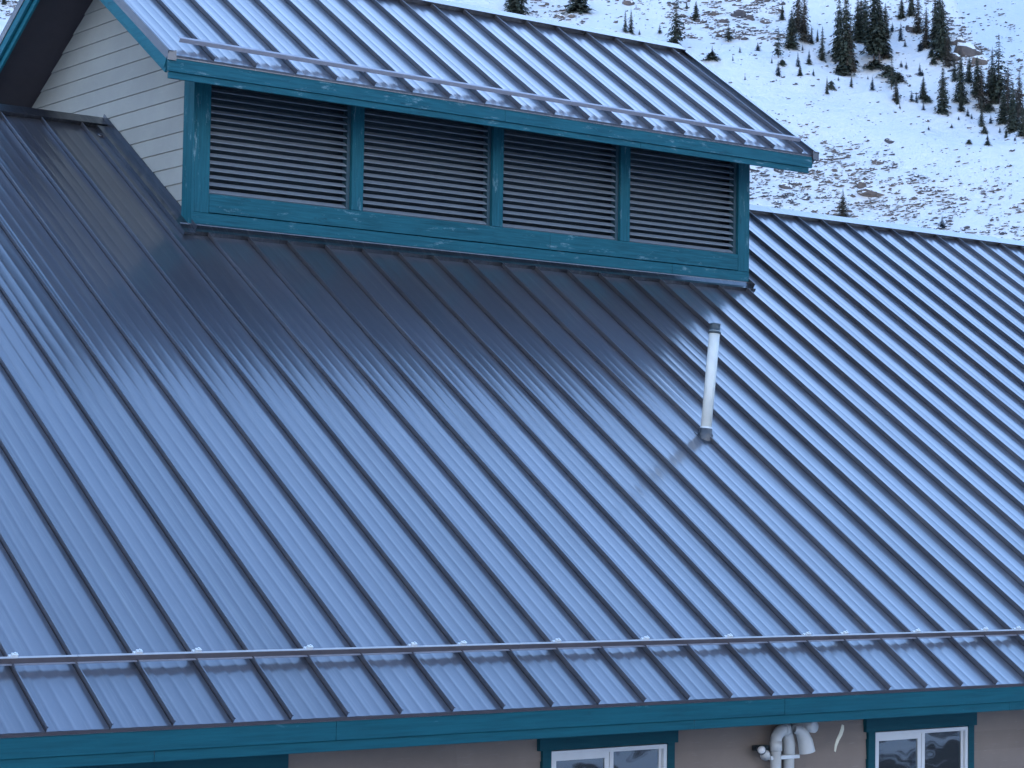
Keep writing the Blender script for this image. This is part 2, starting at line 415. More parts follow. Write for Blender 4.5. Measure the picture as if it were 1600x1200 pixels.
# lower wall: lap siding boards with windows
wins = [(6.209, 7.826, -.562), (11.098, 12.737, -.588)]
WY = .93
def lap_board(name, mat, parent, xa, xb, y, z0, z1):
    b = MB(); b.prism([(y-.020, z0), (y-.006, z1), (y+.02, z1), (y+.02, z0)], 0, xa, xb); return link(name, b.mesh(name, mat), parent)
ze = -.27
boxpart('wall_sheathing', DARK, lodge, X0+.3, X1-.3, 1.06, 1.2, -3.3, -.26, 0)
z = -.27; k = 0
EXP = .232
ztops = [-.664, -.896, -1.128, -1.36, -1.592, -1.824, -2.056, -2.288, -2.52, -2.752, -2.984, -3.216]
prev = -.432
lv = [(-.432, -.27)]+[(prev_-.232, prev_) for prev_ in [-.432-.232*i for i in range(12)]]
for (za, zb) in lv:
    cuts = [X0+.3]
    for (xa, xb, zt) in wins:
        if za < zt+.03 and zb > zt-1.15-.03: cuts += [xa-.06, xb+.06]
    if za < -.42 and zb > -1.9: cuts += [-2.2, 2.9]
    cuts.append(X1-.3); cuts.sort()
    for i in range(0, len(cuts), 2):
        a_, b_ = cuts[i], cuts[i+1]; q = a_; first = True
        while q < b_-.05:
            nx = min(b_, q+(2.1 if first and (k % 2) else 3.66)); first = False
            if b_-nx < .4: nx = b_
            lap_board('siding_board', SIDEL, lodge, q+.001, nx-.001, WY, za+.003, zb+.004); q = nx
    k += 1
def slider_window(xa, xb, zt, blind=False, name='window'):
    w_ = xb-xa; zb = zt-1.15; y = .92
    fr = MB(); t_ = .045
    fr.box(xa, xb, y-.035, y+.04, zt-t_, zt); fr.box(xa, xb, y-.035, y+.04, zb, zb+t_)
    fr.box(xa, xa+t_, y-.035, y+.04, zb+t_, zt-t_); fr.box(xb-t_, xb, y-.035, y+.04, zb+t_, zt-t_)
    wn = link(name, fr.mesh(name, WHITE), lodge)
    mid = xa+w_*.485
    sl = MB(); s_ = .05
    sl.box(xa+t_, mid+.02, y-.022, y+.005, zt-t_-s_-.01, zt-t_); sl.box(xa+t_, mid+.02, y-.022, y+.005, zb+t_, zb+t_+s_)
    sl.box(xa+t_, xa+t_+.035, y-.022, y+.005, zb+t_+s_, zt-t_-s_-.01); sl.box(mid-.04, mid+.02, y-.022, y+.005, zb+t_+s_, zt-t_-s_-.01)
    link('sash', sl.mesh('sash', WHITE), wn)
    ms = MB(); ms.box(mid+.024, mid+.075, y-.03, y+.02, zb+t_, zt-t_); ms.box(xb-t_-.04, xb-t_-.004, y+.0, y+.03, zb+t_, zt-t_)
    link('meeting_rail', ms.mesh('meeting_rail', WHITE), wn)
    p = MB(); p.box(xa+t_+.035, mid-.04, y-.010, y-.004, zb+t_+s_, zt-t_-s_-.01); link('pane', p.mesh('pane', GLASS), wn)
    p = MB(); p.box(mid+.075, xb-t_-.04, y+.008, y+.014, zb+t_, zt-t_); link('pane', p.mesh('pane', GLASS), wn)
    if blind:
        bl = MB()
        for i in range(22): bl.box(xa+.05, xb-.05, y+.055, y+.08, zt-.08-.05*i-.028, zt-.08-.05*i)
        link('blind', bl.mesh('blind', BLIND), wn)
    # trim boards
    hd = MB(); hd.box(xa-.165, xb+.150, .868, .925, zt+.012, -.315); link('window_header', hd.mesh('window_header', TEALD), wn)
    for (q0, q1) in ((xa-.118, xa-.002), (xb+.002, xb+.108)):
        tr = MB(); tr.box(q0, q1, .876, .925, zb-.01, zt+.0115); link('window_casing', tr.mesh('window_casing', TEALD), wn)
    tr = MB(); tr.box(xa-.13, xb+.13, .872, .925, zb-.12, zb-.0105); link('window_sill', tr.mesh('window_sill', TEALD), wn)
slider_window(*wins[0]); slider_window(*wins[1], True)
# wide opening at the far left, only its header shows
wn = boxpart('wide_window_header', TEALD, lodge, -2.3, 2.975, .868, .925, -.60, -.315, .004)
boxpart('wide_window_frame', WHITE, lodge, -2.16, 2.86, .885, .96, -1.9, -.601, .004)

# ------------------------------------------------------------------ dormer (roof monitor) on the lodge
PD = .593; TD = math.tan(PD); yd, zd, yrd = 7.337, 7.689, 10.6; zrd = zd+(yrd-yd)*TD; LD = (yrd-yd)/math.cos(PD)
XL, XR, YW = 5.92, 15.95, 8.3; xs0, xe0 = 4.974, 16.553; SD = .6223
DM = Matrix.Translation((11, YW, 5.6))
dormer = link('dormer', None, lodge, DM)
dormer.empty_display_size = .3
dormer['label'] = 'raised dormer with four louvered bays, grey gable siding and its own metal roof'
DF = frame((0, yd, zd), PD)
dpan = [panel_mesh('dormer_roof_panel', SD, LD, 50+k, ROOF) for k in range(5)]
dlast = panel_mesh('dormer_roof_panel', xe0-(5.631+SD*17), LD, 60, ROOF)
for i in range(-1, 18):
    me = dlast if i == 17 else dpan[(i*3+1) % 5]
    x = 5.631+SD*i
    link('roof_panel', me, dormer, DF @ Matrix.Translation((x, 0, 0)))
# body between metal and soffit
b = MB(); yb = 15.1; zbk = zrd-(yb-yrd)*TD
b.prism([(yd+.03, zd-.012), (yrd, zrd-.012), (yb-.03, zbk-.012), (yb-.03, zbk-.13), (yrd, zrd-.15), (yd+.03, zd-.13)], 0, xs0+.05, xe0-.05)
link('soffit', b.mesh('soffit', SOFF), dormer)
b = MB(); b.add([(xs0, yrd, zrd+.012), (xe0, yrd, zrd+.012), (xe0, yb, zbk+.012), (xs0, yb, zbk+.012)], [(0, 1, 2, 3)])
link('far_roof_slope', b.mesh('far_roof_slope', ROOF), dormer)
ridge_cap('ridge_cap', xs0-.02, 10.6, yrd, zrd, PD, dormer, .15, .085, .06)
ridge_cap('ridge_cap', 10.604, xe0-.03, yrd, zrd, PD, dormer, .15, .085, .06)
# eave fascia
boards('fascia_board', TEAL, dormer, [xs0+.004, 10.35, 16.45], yd-.005, yd+.035, zd-.215, zd-.045)
boards('lower_fascia_board', TEAL, dormer, [xs0+.03, 12.9, 16.40], yd+.02, yd+.055, zd-.30, zd-.2155)
boxpart('drip_edge', TRIM, dormer, xs0, xe0, yd-.012, yd+.05, zd-.044, zd-.030, 0)
# rakes at both gable ends, near and far slope
for side, x in ((0, xs0), (1, xe0)):
    sg = 1 if side == 0 else -1
    for sl in (0, 1):
        LQ = LD if sl == 0 else (yb-yrd)/math.cos(PD)
        F_ = frame((0, yd, zd), PD) if sl == 0 else Matrix.Translation((0, 2*yrd, 0)) @ Matrix.Scale(-1, 4, (0, 1, 0)) @ frame((0, yd, zd), PD)
        def rp(name, mat, xa, xb, sa, sb, n0, n1):
            if sl: sa, sb = LD-LQ, sb
            xa, xb = sorted((xa, xb)); m = MB(); m.box(xa, xb, sa, sb, n0, n1)
            m.v = [tuple((F_ @ Vector(v))) for v in m.v]; return link(name, m.mesh(name, mat), dormer)
        rp('rake_trim', TRIM, x-.012*sg, x+.0*sg, -.02, LD+.0, -.055, .060)
        rp('rake_trim', ROOF, x+.001*sg, x+.075*sg, -.02, LD+.0, .0605, .064)
        rp('rake_board', TEALY, x+.002*sg, x+.042*sg, .0, LD-.02, -.178, -.056)
        rp('lower_rake_board', TEALY, x+.055*sg, x+.09*sg, .03, LD-.06, -.262, -.150)
    # eave end closure
    m = MB(); m.box(min(x-.014*sg, x+.11*sg), max(x-.014*sg, x+.11*sg), yd-.030, yd-.012, zd-.075, zd+.055)
    link('rake_end_cap', m.mesh('rake_end_cap', TRIM), dormer)
# gable siding (facing -x): boards clipped by the soffit slopes
ybk = 14.2
def gable_board(x, z0, z1, sgn):
    def y_at(zz): return max(YW, yrd-((zrd-.085)-zz)/TD)
    def y_bk(zz): return min(ybk, yrd+((zrd-.085)-zz)/TD)
    pts = []
    if z0 >= zrd-.2: return
    z1 = min(z1, zrd-.17)
    ya0, ya1 = y_at(z0), y_at(z1); bb0, bb1 = y_bk(z0), y_bk(z1)
    o0 = x-sgn*.022; o1 = x-sgn*.006; inn = x+sgn*.02
    v = [(o0, ya0, z0), (o0, bb0, z0), (o1, bb1, z1), (o1, ya1, z1), (inn, ya0, z0), (inn, bb0, z0), (inn, bb1, z1), (inn, ya1, z1)]
    b = MB().add(v, [(0, 1, 2, 3), (4, 7, 6, 5), (0, 4, 5, 1), (1, 5, 6, 2), (2, 6, 7, 3), (3, 7, 4, 0)])
    link('siding_board', b.mesh('siding_board', SIDE), dormer)
zz = 5.35
while zz < 9.8:
    gable_board(XL, zz+.003, zz+.232, 1); gable_board(XR, zz+.003, zz+.232, -1); zz += .232
b = MB(); b.box(XL+.03, XR-.03, 8.62, ybk, 5.0, 7.9); link('shade_core', b.mesh('shade_core', DARK), dormer)  # dark block stands in for the shade behind the louver slats
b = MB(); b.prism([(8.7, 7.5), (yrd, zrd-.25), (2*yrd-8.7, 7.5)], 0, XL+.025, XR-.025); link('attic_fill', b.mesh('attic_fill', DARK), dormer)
# corner boards and posts
boxpart('corner_board', TEALV, dormer, XL-.035, XL+.0, YW-.0345, YW+.245, 5.62, 8.2, .004)
boxpart('corner_board', TEALV, dormer, XR, XR+.034, YW+.001, YW+.245, 5.62, 8.2, .004)
for (xa, xb) in ((5.9215, 6.145), (8.40, 8.595), (10.846, 11.045), (13.288, 13.480), (15.744, 15.985)):
    boxpart('post', TEALV, dormer, xa, xb, YW-.035, YW+.12, 5.862 if xa in (5.9215, 15.744) else 6.125, 8.3, .005)
boards('sill_board', TEAL, dormer, [6.147, 11.93, 15.742], YW-.034, YW+.1, 5.872, 6.122, .004)
boards('base_board', TEAL, dormer, [XL-.036, 14.35, XR+.036], YW-.036, YW+.1, 5.705, 5.859, .004)
# louver bays
bays = [(6.145, 8.40), (8.595, 10.846), (11.045, 13.288), (13.480, 15.744)]
PITCHZ = .0975
for (xa, xb) in bays:
    fr = MB(); fr.box(xa, xa+.03, YW+.02, YW+.13, 6.125, 8.25); fr.box(xb-.055, xb, YW+.02, YW+.13, 6.125, 8.25)
    fr.box(xa+.03, xb-.055, YW+.02, YW+.13, 6.125, 6.14)
    link('louver_frame', fr.mesh('louver_frame', FRAMEM), dormer)
    sm = MB(); L = xb-.055-(xa+.03)
    sm.prism([(0, 0), (.006, -.006), (.075, .046), (.075, .054), (.066, .052), (0.0, .006)], 0, 0, L)
    sme = sm.mesh('louver_slat', LOUV)
    for i in range(21):
        link('louver_slat', sme, dormer, Matrix.Translation((xa+.03, YW+.025, 6.150+PITCHZ*i)) @ Matrix.Rotation(random.uniform(-.0006, .0006), 4, 'Y'))
# header board above louvers
boxpart('header_board', TEAL, dormer, XL, XR, YW+.14, YW+.2, 8.0, 8.4, 0)
# flashings
def roof_box(name, mat, parent, xa, xb, sa, sb, n0, n1):
    m = MB(); m.box(xa, xb, sa, sb, n0, n1); m.v = [tuple(MF @ Vector(v)) for v in m.v]; return link(name, m.mesh(name, mat), parent)
sw = (YW-.036)/math.cos(PM)
m = MB(); c_, s_ = math.cos(PM), math.sin(PM)
def rpt(s, n): return (s*c_-n*s_, s*s_+n*c_)
poly = [rpt(sw-.075, .004), rpt(sw-.070, .054), rpt(sw-.080, .057), rpt(sw-.080, .063), rpt(sw-.02, .066), (YW-.040, 5.685), (YW-.0365, 5.70), (YW-.0365, 5.66), rpt(sw+.05, .0), rpt(sw+.0, 0.002)]
m.prism(poly, 0, XL-.204, XR+.10); link('base_flashing', m.mesh('base_flashing', TRIM), dormer)
slen = LM-.15-sw
roof_box('side_flashing', TRIM, dormer, XL-.032, XL-.026, sw-.08, LM+.02, .012, .145)
roof_box('side_flashing', TRIM, dormer, XL-.20, XL-.0325, sw-.12, LM-.20, .056, .060)
roof_box('side_flashing', TRIM, dormer, XL-.206, XL-.2005, sw-.12, LM-.20, .003, .062)
roof_box('side_flashing', TRIM, dormer, XR+.026, XR+.032, sw-.08, LM+.02, .012, .145)
# plumbing plug on the roof beside the ridge
p_ = MF @ Vector((5.70, LM-.42, .0))
m = MB(); m.tube([(0, 0, 0), (0, 0, .02), (0, 0, .03)], [.05, .042, .02], 14)
link('roof_plug', m.mesh('roof_plug', TRIM, True), lodge, Matrix.Translation(p_) @ Matrix.Rotation(PM, 4, 'X'))

# ------------------------------------------------------------------ snow rails
SR = .872
rail = thing('snow_rail', 'long thin brown snow guard rail clamped across the seams just above the lower eave', 'snow guard', tuple(MF @ Vector((8, SR, .09))))
def rail_seg(parent, name, xa, xb, F_, s, prof, mat):
    m = MB(); m.prism(prof, 0, xa, xb); m.v = [tuple(F_ @ Vector((v[0], v[1]+s, v[2]))) for v in m.v]; return link(name, m.mesh(name, mat), parent)
xs = [X0, -2.4, .62, 5.6, 10.6, 15.8, 21, 26.5, X1]
for a_, b_ in zip(xs[:-1], xs[1:]):
    rail_seg(rail, 'rail_bar', a_+.002, b_-.002, MF, SR, [(0, .056), (.008, .056), (.008, .114), (0, .114)], RAILM)
    rail_seg(rail, 'rail_flange', a_+.002, b_-.002, MF, SR, [(-.003, .1145), (.022, .1145), (.022, .118), (-.003, .118)], RAILF)
    rail_seg(rail, 'rail_flange', a_+.002, b_-.002, MF, SR, [(-.014, .046), (.012, .046), (.012, .0515), (-.014, .0515)], RAILL)
cl = MB(); cl.box(-.022, .038, .010, .07, H-.028, H+.04); cl.box(-.012, .045, .012, .045, H+.0405, H+.078); cl.tube([(.018, .03, H+.0785), (.018, .03, H+.090)], .010, 8)
clm = cl.mesh('seam_clamp', STEEL)
for n in [-7, -6, -4, -3, -1, 0, 2, 3, 5, 7, 8, 10, 12, 14, 16, 17, 19, 21, 22, 24, 26, 28, 29, 31, 33, 35, 37, 38, 40, 42, 44, 46, 48, 50]:
    link('seam_clamp', clm, rail, MF @ Matrix.Translation((S*n, SR, 0)))
rail2 = thing('snow_rail', 'pale snow guard rail across the upper dormer roof just above its teal fascia', 'snow guard', tuple(DF @ Vector((10, .37, .09))))
for a_, b_ in ((5.26, 9.45), (9.452, 13.3), (13.302, 16.41)):
    rail_seg(rail2, 'rail_bar', a_, b_, DF, .33, [(-.006, .058), (0, .058), (.0, .112), (-.006, .112)], RAILL)
    rail_seg(rail2, 'rail_flange', a_, b_, DF, .33, [(.0005, .108), (.055, .108), (.055, .1135), (.0005, .1135)], RAILL)
cl = MB(); cl.box(-.015, .028, .0, .04, H-.02, H+.05); clm2 = cl.mesh('seam_clamp', RAILL)
for i in (0, 2, 4, 6, 8, 10, 12, 14, 16, 17): link('seam_clamp', clm2, rail2, DF @ Matrix.Translation((5.631+SD*i, .335, 0)))

# ------------------------------------------------------------------ vent pipe through the roof
vb = Vector((11.582, 4.435, 2.995)); vt = Vector((11.746, 4.435, 4.528))
vent = thing('vent_pipe', 'pale leaning vent pipe standing in the lower metal roof below the dormer corner', 'vent pipe', tuple(vb))
ax = (vt-vb).normalized()
m = MB(); m.tube([vb+ax*.02, vb+ax*.7, vb+ax*1.44], .073, 24); link('pipe', m.mesh('pipe', VENT, True), vent)
m = MB(); m.tube([vb+ax*1.40, vb+ax*1.405, vb+ax*1.425, vb+ax*1.43, vb+ax*1.436, vb+ax*1.52, vb+ax*1.535, vb+ax*1.53], [.078, .086, .086, .080, .072, .070, .074, .05], 24)
link('pipe_collar', m.mesh('pipe_collar', BANDM, True), vent)
m = MB(); m.tube([vb-ax*.16, vb-ax*.09, vb-ax*.06, vb-ax*.03, vb+ax*.0, vb+ax*.03, vb+ax*.06, vb+ax*.10, vb+ax*.13], [.13, .12, .108, .118, .098, .106, .088, .086, .076], 24)
link('rubber_boot', m.mesh('rubber_boot', RUBBER, True), vent)
m = MB(); m.tube([vb+ax*.105, vb+ax*.135], .081, 24); link('hose_clamp', m.mesh('hose_clamp', STEEL, True), vent)
roof_box('boot_flange', RUBBER, vent, 11.582-.12, 11.582+.13, 5.20, 5.46, .004, .010)

# ------------------------------------------------------------------ pipes and fittings under the eave
PR = .062
pp = thing('exhaust_pipes', 'white plastic exhaust pipes with bent elbows and a hood under the teal eave', 'pipes', (9.5, .78, -1.2))
def arc(c, r, a0, a1, n, ux, uz): return [Vector(c)+Vector(ux)*(r*math.cos(a0+(a1-a0)*i/n))+Vector(uz)*(r*math.sin(a0+(a1-a0)*i/n)) for i in range(n+1)]
m = MB(); m.tube([(9.353, .76, -3.1), (9.353, .76, -.64)], PR, 20); link('pipe', m.mesh('pipe', PVC, True), pp)
m = MB(); m.tube([(9.353, .76, -.70), (9.353, .76, -.60)]+arc((9.483, .76, -.60), .13, PI, PI/2, 8, (1, 0, 0), (0, 0, 1)), [.072, .072]+[.067]*9, 20); link('elbow', m.mesh('elbow', PVC, True), pp)
m = MB(); m.tube([(9.475, .762, -.47), (9.54, .77, -.47)], .073, 20); link('coupling', m.mesh('coupling', PVC, True), pp)
m = MB(); m.tube([(9.618, .82, -3.1), (9.618, .82, -.72)], PR, 20); link('pipe', m.mesh('pipe', PVC, True), pp)
m = MB(); m.tube([(9.618, .82, -.78), (9.618, .82, -.64), (9.60, .82, -.56), (9.57, .81, -.50), (9.52, .79, -.47)], [.072, .072, .067, .066, .064], 20); link('elbow', m.mesh('elbow', PVC, True), pp)
m = MB(); m.tube([(9.58, .70, -.46), (9.65, .69, -.475), (9.70, .685, -.53), (9.735, .68, -.60), (9.765, .675, -.73)], [.045, .062, .075, .086, .094], 20, False); link('hood', m.mesh('hood', PVC, True), pp)
m = MB(); m.tube([(9.64, .80, -.47), (9.71, .795, -.45), (9.77, .76, -.44), (9.80, .70, -.44), (9.80, .60, -.44), (9.80, .598, -.44), (9.80, .60, -.44), (9.80, .66, -.44)], [.05, .055, .06, .066, .068, .064, .056, .056], 20, False); link('pipe_outlet', m.mesh('pipe_outlet', PVC, True), pp)
m = MB(); m.tube([(9.80, .622, -.44), (9.80, .626, -.44)], .056, 16); link('outlet_shade_disc', m.mesh('outlet_shade_disc', DARK), pp)  # dark disc painted as the shade inside the open pipe end
m = MB(); m.box(9.26, 9.71, .74, .90, -.80, -.76); link('pipe_strap', m.mesh('pipe_strap', STEEL), pp)
fl = thing('wall_light', 'small dark wall light with pale lens partly behind the white exhaust pipes', 'light', (9.17, .9, -.72))
m = MB(); m.box(9.12, 9.30, .80, .905, -.70, -.64); m.tube([(9.17, .85, -.68), (9.13, .78, -.67), (9.09, .72, -.675)], [.03, .045, .055], 14); link('housing', m.mesh('housing', BANDM, True), fl)
m = MB(); m.tube([(9.089, .718, -.675), (9.08, .70, -.677), (9.075, .695, -.678)], [.048, .035, .01], 14); link('lens', m.mesh('lens', FROST, True), fl)
m = MB(); m.tube([(9.24, .80, -.715), (9.18, .745, -.73), (9.15, .72, -.745)], [.028, .05, .06], 14); link('lamp_head', m.mesh('lamp_head', PVC, True), fl)
st = MB(); sp = [(10.384, .72, -.452), (10.365, .71, -.50), (10.325, .70, -.56), (10.28, .70, -.62), (10.25, .70, -.68), (10.24, .705, -.75)]; wd = [.010, .020, .022, .018, .012, .005]
for i, p in enumerate(sp):
    st.v += [(p[0]-wd[i], p[1], p[2]+.006), (p[0]+wd[i], p[1]-.01, p[2]-.006), (p[0]+wd[i], p[1]-.004, p[2]-.006), (p[0]-wd[i], p[1]+.006, p[2]+.006)]
for i in range(len(sp)-1):
    for k in range(4): st.f.append((i*4+k, i*4+(k+1) % 4, i*4+4+(k+1) % 4, i*4+4+k))
st.f += [(0, 1, 2, 3), (23, 22, 21, 20)]
tag(link('hanging_strip', st.mesh('hanging_strip', CREAM)), 'cream curled strip dangling from the soffit between the pipes and the right window', 'strip')
l2 = thing('wall_lamp', 'small round wall lamp cut off by the right edge of the photo under the eave', 'light', (13.95, .88, -.75))
m = MB(); m.tube([(13.97, .905, -.75), (13.97, .86, -.75), (13.97, .84, -.75)], [.10, .10, .07], 18); link('housing', m.mesh('housing', BANDM, True), l2)
m = MB(); m.tube([(13.97, .84, -.77), (13.97, .79, -.79), (13.97, .75, -.80)], [.06, .07, .045], 16); link('globe', m.mesh('globe', FROST, True), l2)

# ------------------------------------------------------------------ trees
def crown_mesh(name, seed, mat, dens=1., wid=.16, bare=.08, ragged=.35, taper=.75):
    rnd = random.Random(seed); v = []; f = []
    nw = int(26*dens)+8; lean = rnd.uniform(-.012, .012)
    for i in range(nw):
        t = (i+rnd.uniform(-.3, .3))/nw; t = min(max(t, 0), .99)
        z = bare+(1-bare)*t
        R = wid*(1-t)**taper*rnd.uniform(1-ragged, 1.12)+.008
        nb = max(4, int((7+rnd.random()*4)*(.65+.45*dens)*(1-.35*t)))
        a0 = rnd.uniform(0, 6.28)
        for k in range(nb):
            if rnd.random() < ragged*.35: continue
            a = a0+2*PI*k/nb+rnd.uniform(-.25, .25); r = R*rnd.uniform(.62, 1.15)
            dx, dy = math.cos(a), math.sin(a); px, py = -dy, dx
            droop = r*rnd.uniform(.25, .6); zz = z+rnd.uniform(-.008, .008)
            segs = 3; wb = r*rnd.uniform(.22, .34)
            for s in range(segs):
                u0, u1 = s/segs, (s+1.15)/segs
                w0 = wb*(1-u0*.55); tipz = -droop*u1*u1+ .03*r
                base = (dx*r*u0+lean*z, dy*r*u0, zz-droop*u0*u0)
                for sgn in (-1, 1):
                    o = len(v); jw = w0*rnd.uniform(.7, 1.25)
                    v.append(base); v.append((dx*r*u1+px*sgn*jw*.2+lean*z, dy*r*u1+py*sgn*jw*.2, zz+tipz))
                    v.append((dx*r*(u0+.42*(u1-u0))+px*sgn*jw+lean*z, dy*r*(u0+.42*(u1-u0))+py*sgn*jw, zz-droop*u0*u0-w0*rnd.uniform(.35, .75)))
                    f.append((o, o+1, o+2) if sgn > 0 else (o, o+2, o+1))
            if rnd.random() < .6:   # hanging spray
                o = len(v); u = rnd.uniform(.35, .9); q = (dx*r*u+lean*z, dy*r*u, zz-droop*u*u)
                v += [q, (q[0]+px*r*.12, q[1]+py*r*.12, q[2]-r*.28), (q[0]-px*r*.13, q[1]-py*r*.13, q[2]-r*.22)]; f.append((o, o+1, o+2))
    # leader
    o = len(v); v += [(lean-.006, 0, .93), (lean+.006, 0, .93), (lean, .006, .93), (lean, 0, 1.03)]; f += [(o, o+1, o+3), (o+1, o+2, o+3), (o+2, o, o+3)]
    me = bpy.data.meshes.new(name); me.from_pydata(v, [], f); me.materials.append(mat); return me
def trunk_mesh(top=.97, r=.013):
    return MB().tube([(0, 0, -.05), (0.001, 0, .3), (-.002, .001, .65), (0, 0, top)], [r, r*.8, r*.45, r*.1], 7).mesh('trunk', BARK, True)
TR = trunk_mesh()
KIND = {
 'dense': [crown_mesh('crown', 1+i, LEAF, 1.4, .2, .03, .25, .62) for i in range(4)],
 'spire': [crown_mesh('crown', 11+i, LEAF, 1.25, .165, .03, .36, .7) for i in range(4)],
 'sparse': [crown_mesh('crown', 21+i, LEAF, .75, .2, .14, .55, .6) for i in range(3)],
 'brown': [crown_mesh('crown', 31+i, LEAFR, 1.15, .19, .05, .42, .6) for i in range(3)],
 'tall': [crown_mesh('crown', 41+i, LEAF, 1.4, .18, .2, .33, .55) for i in range(2)],
 'young': [crown_mesh('crown', 51+i, LEAFB, .7, .3, .0, .25, .8) for i in range(3)],
 'bush': [crown_mesh('crown', 61+i, LEAF, .7, .9, .0, .5, .35) for i in range(3)],
}
tcount = 0
def tree(kind, xb, yb, yt, label, group=None, wf=1.):
    global tcount
    P, r = at(xb, yb)
    if P is None: return
    h = (yb-yt)/FPX*((P-CAM).dot(CF)); h = max(h, .5)
    rnd = random.Random(int(xb*13+yb*7)); rot = rnd.uniform(0, 6.28)
    M = Matrix.Translation(P-Vector((0, 0, .03*h))) @ Matrix.Rotation(rot, 4, 'Z') @ Matrix.Rotation(rnd.uniform(-.02, .02), 4, 'X') @ Matrix.Diagonal((h*wf, h*wf, h, 1))
    name = {'bush': 'low_conifer_shrub', 'young': 'young_spruce'}.get(kind, 'spruce_tree')
    cat = 'shrub' if kind == 'bush' else 'tree'
    root = link(name, None, None, Matrix.Translation(P)); tag(root, label, cat, group)
    ms = KIND[kind]; link('crown', ms[tcount % len(ms)], root, M); tcount += 1
    if kind != 'bush' : link('trunk', TR, root, M)
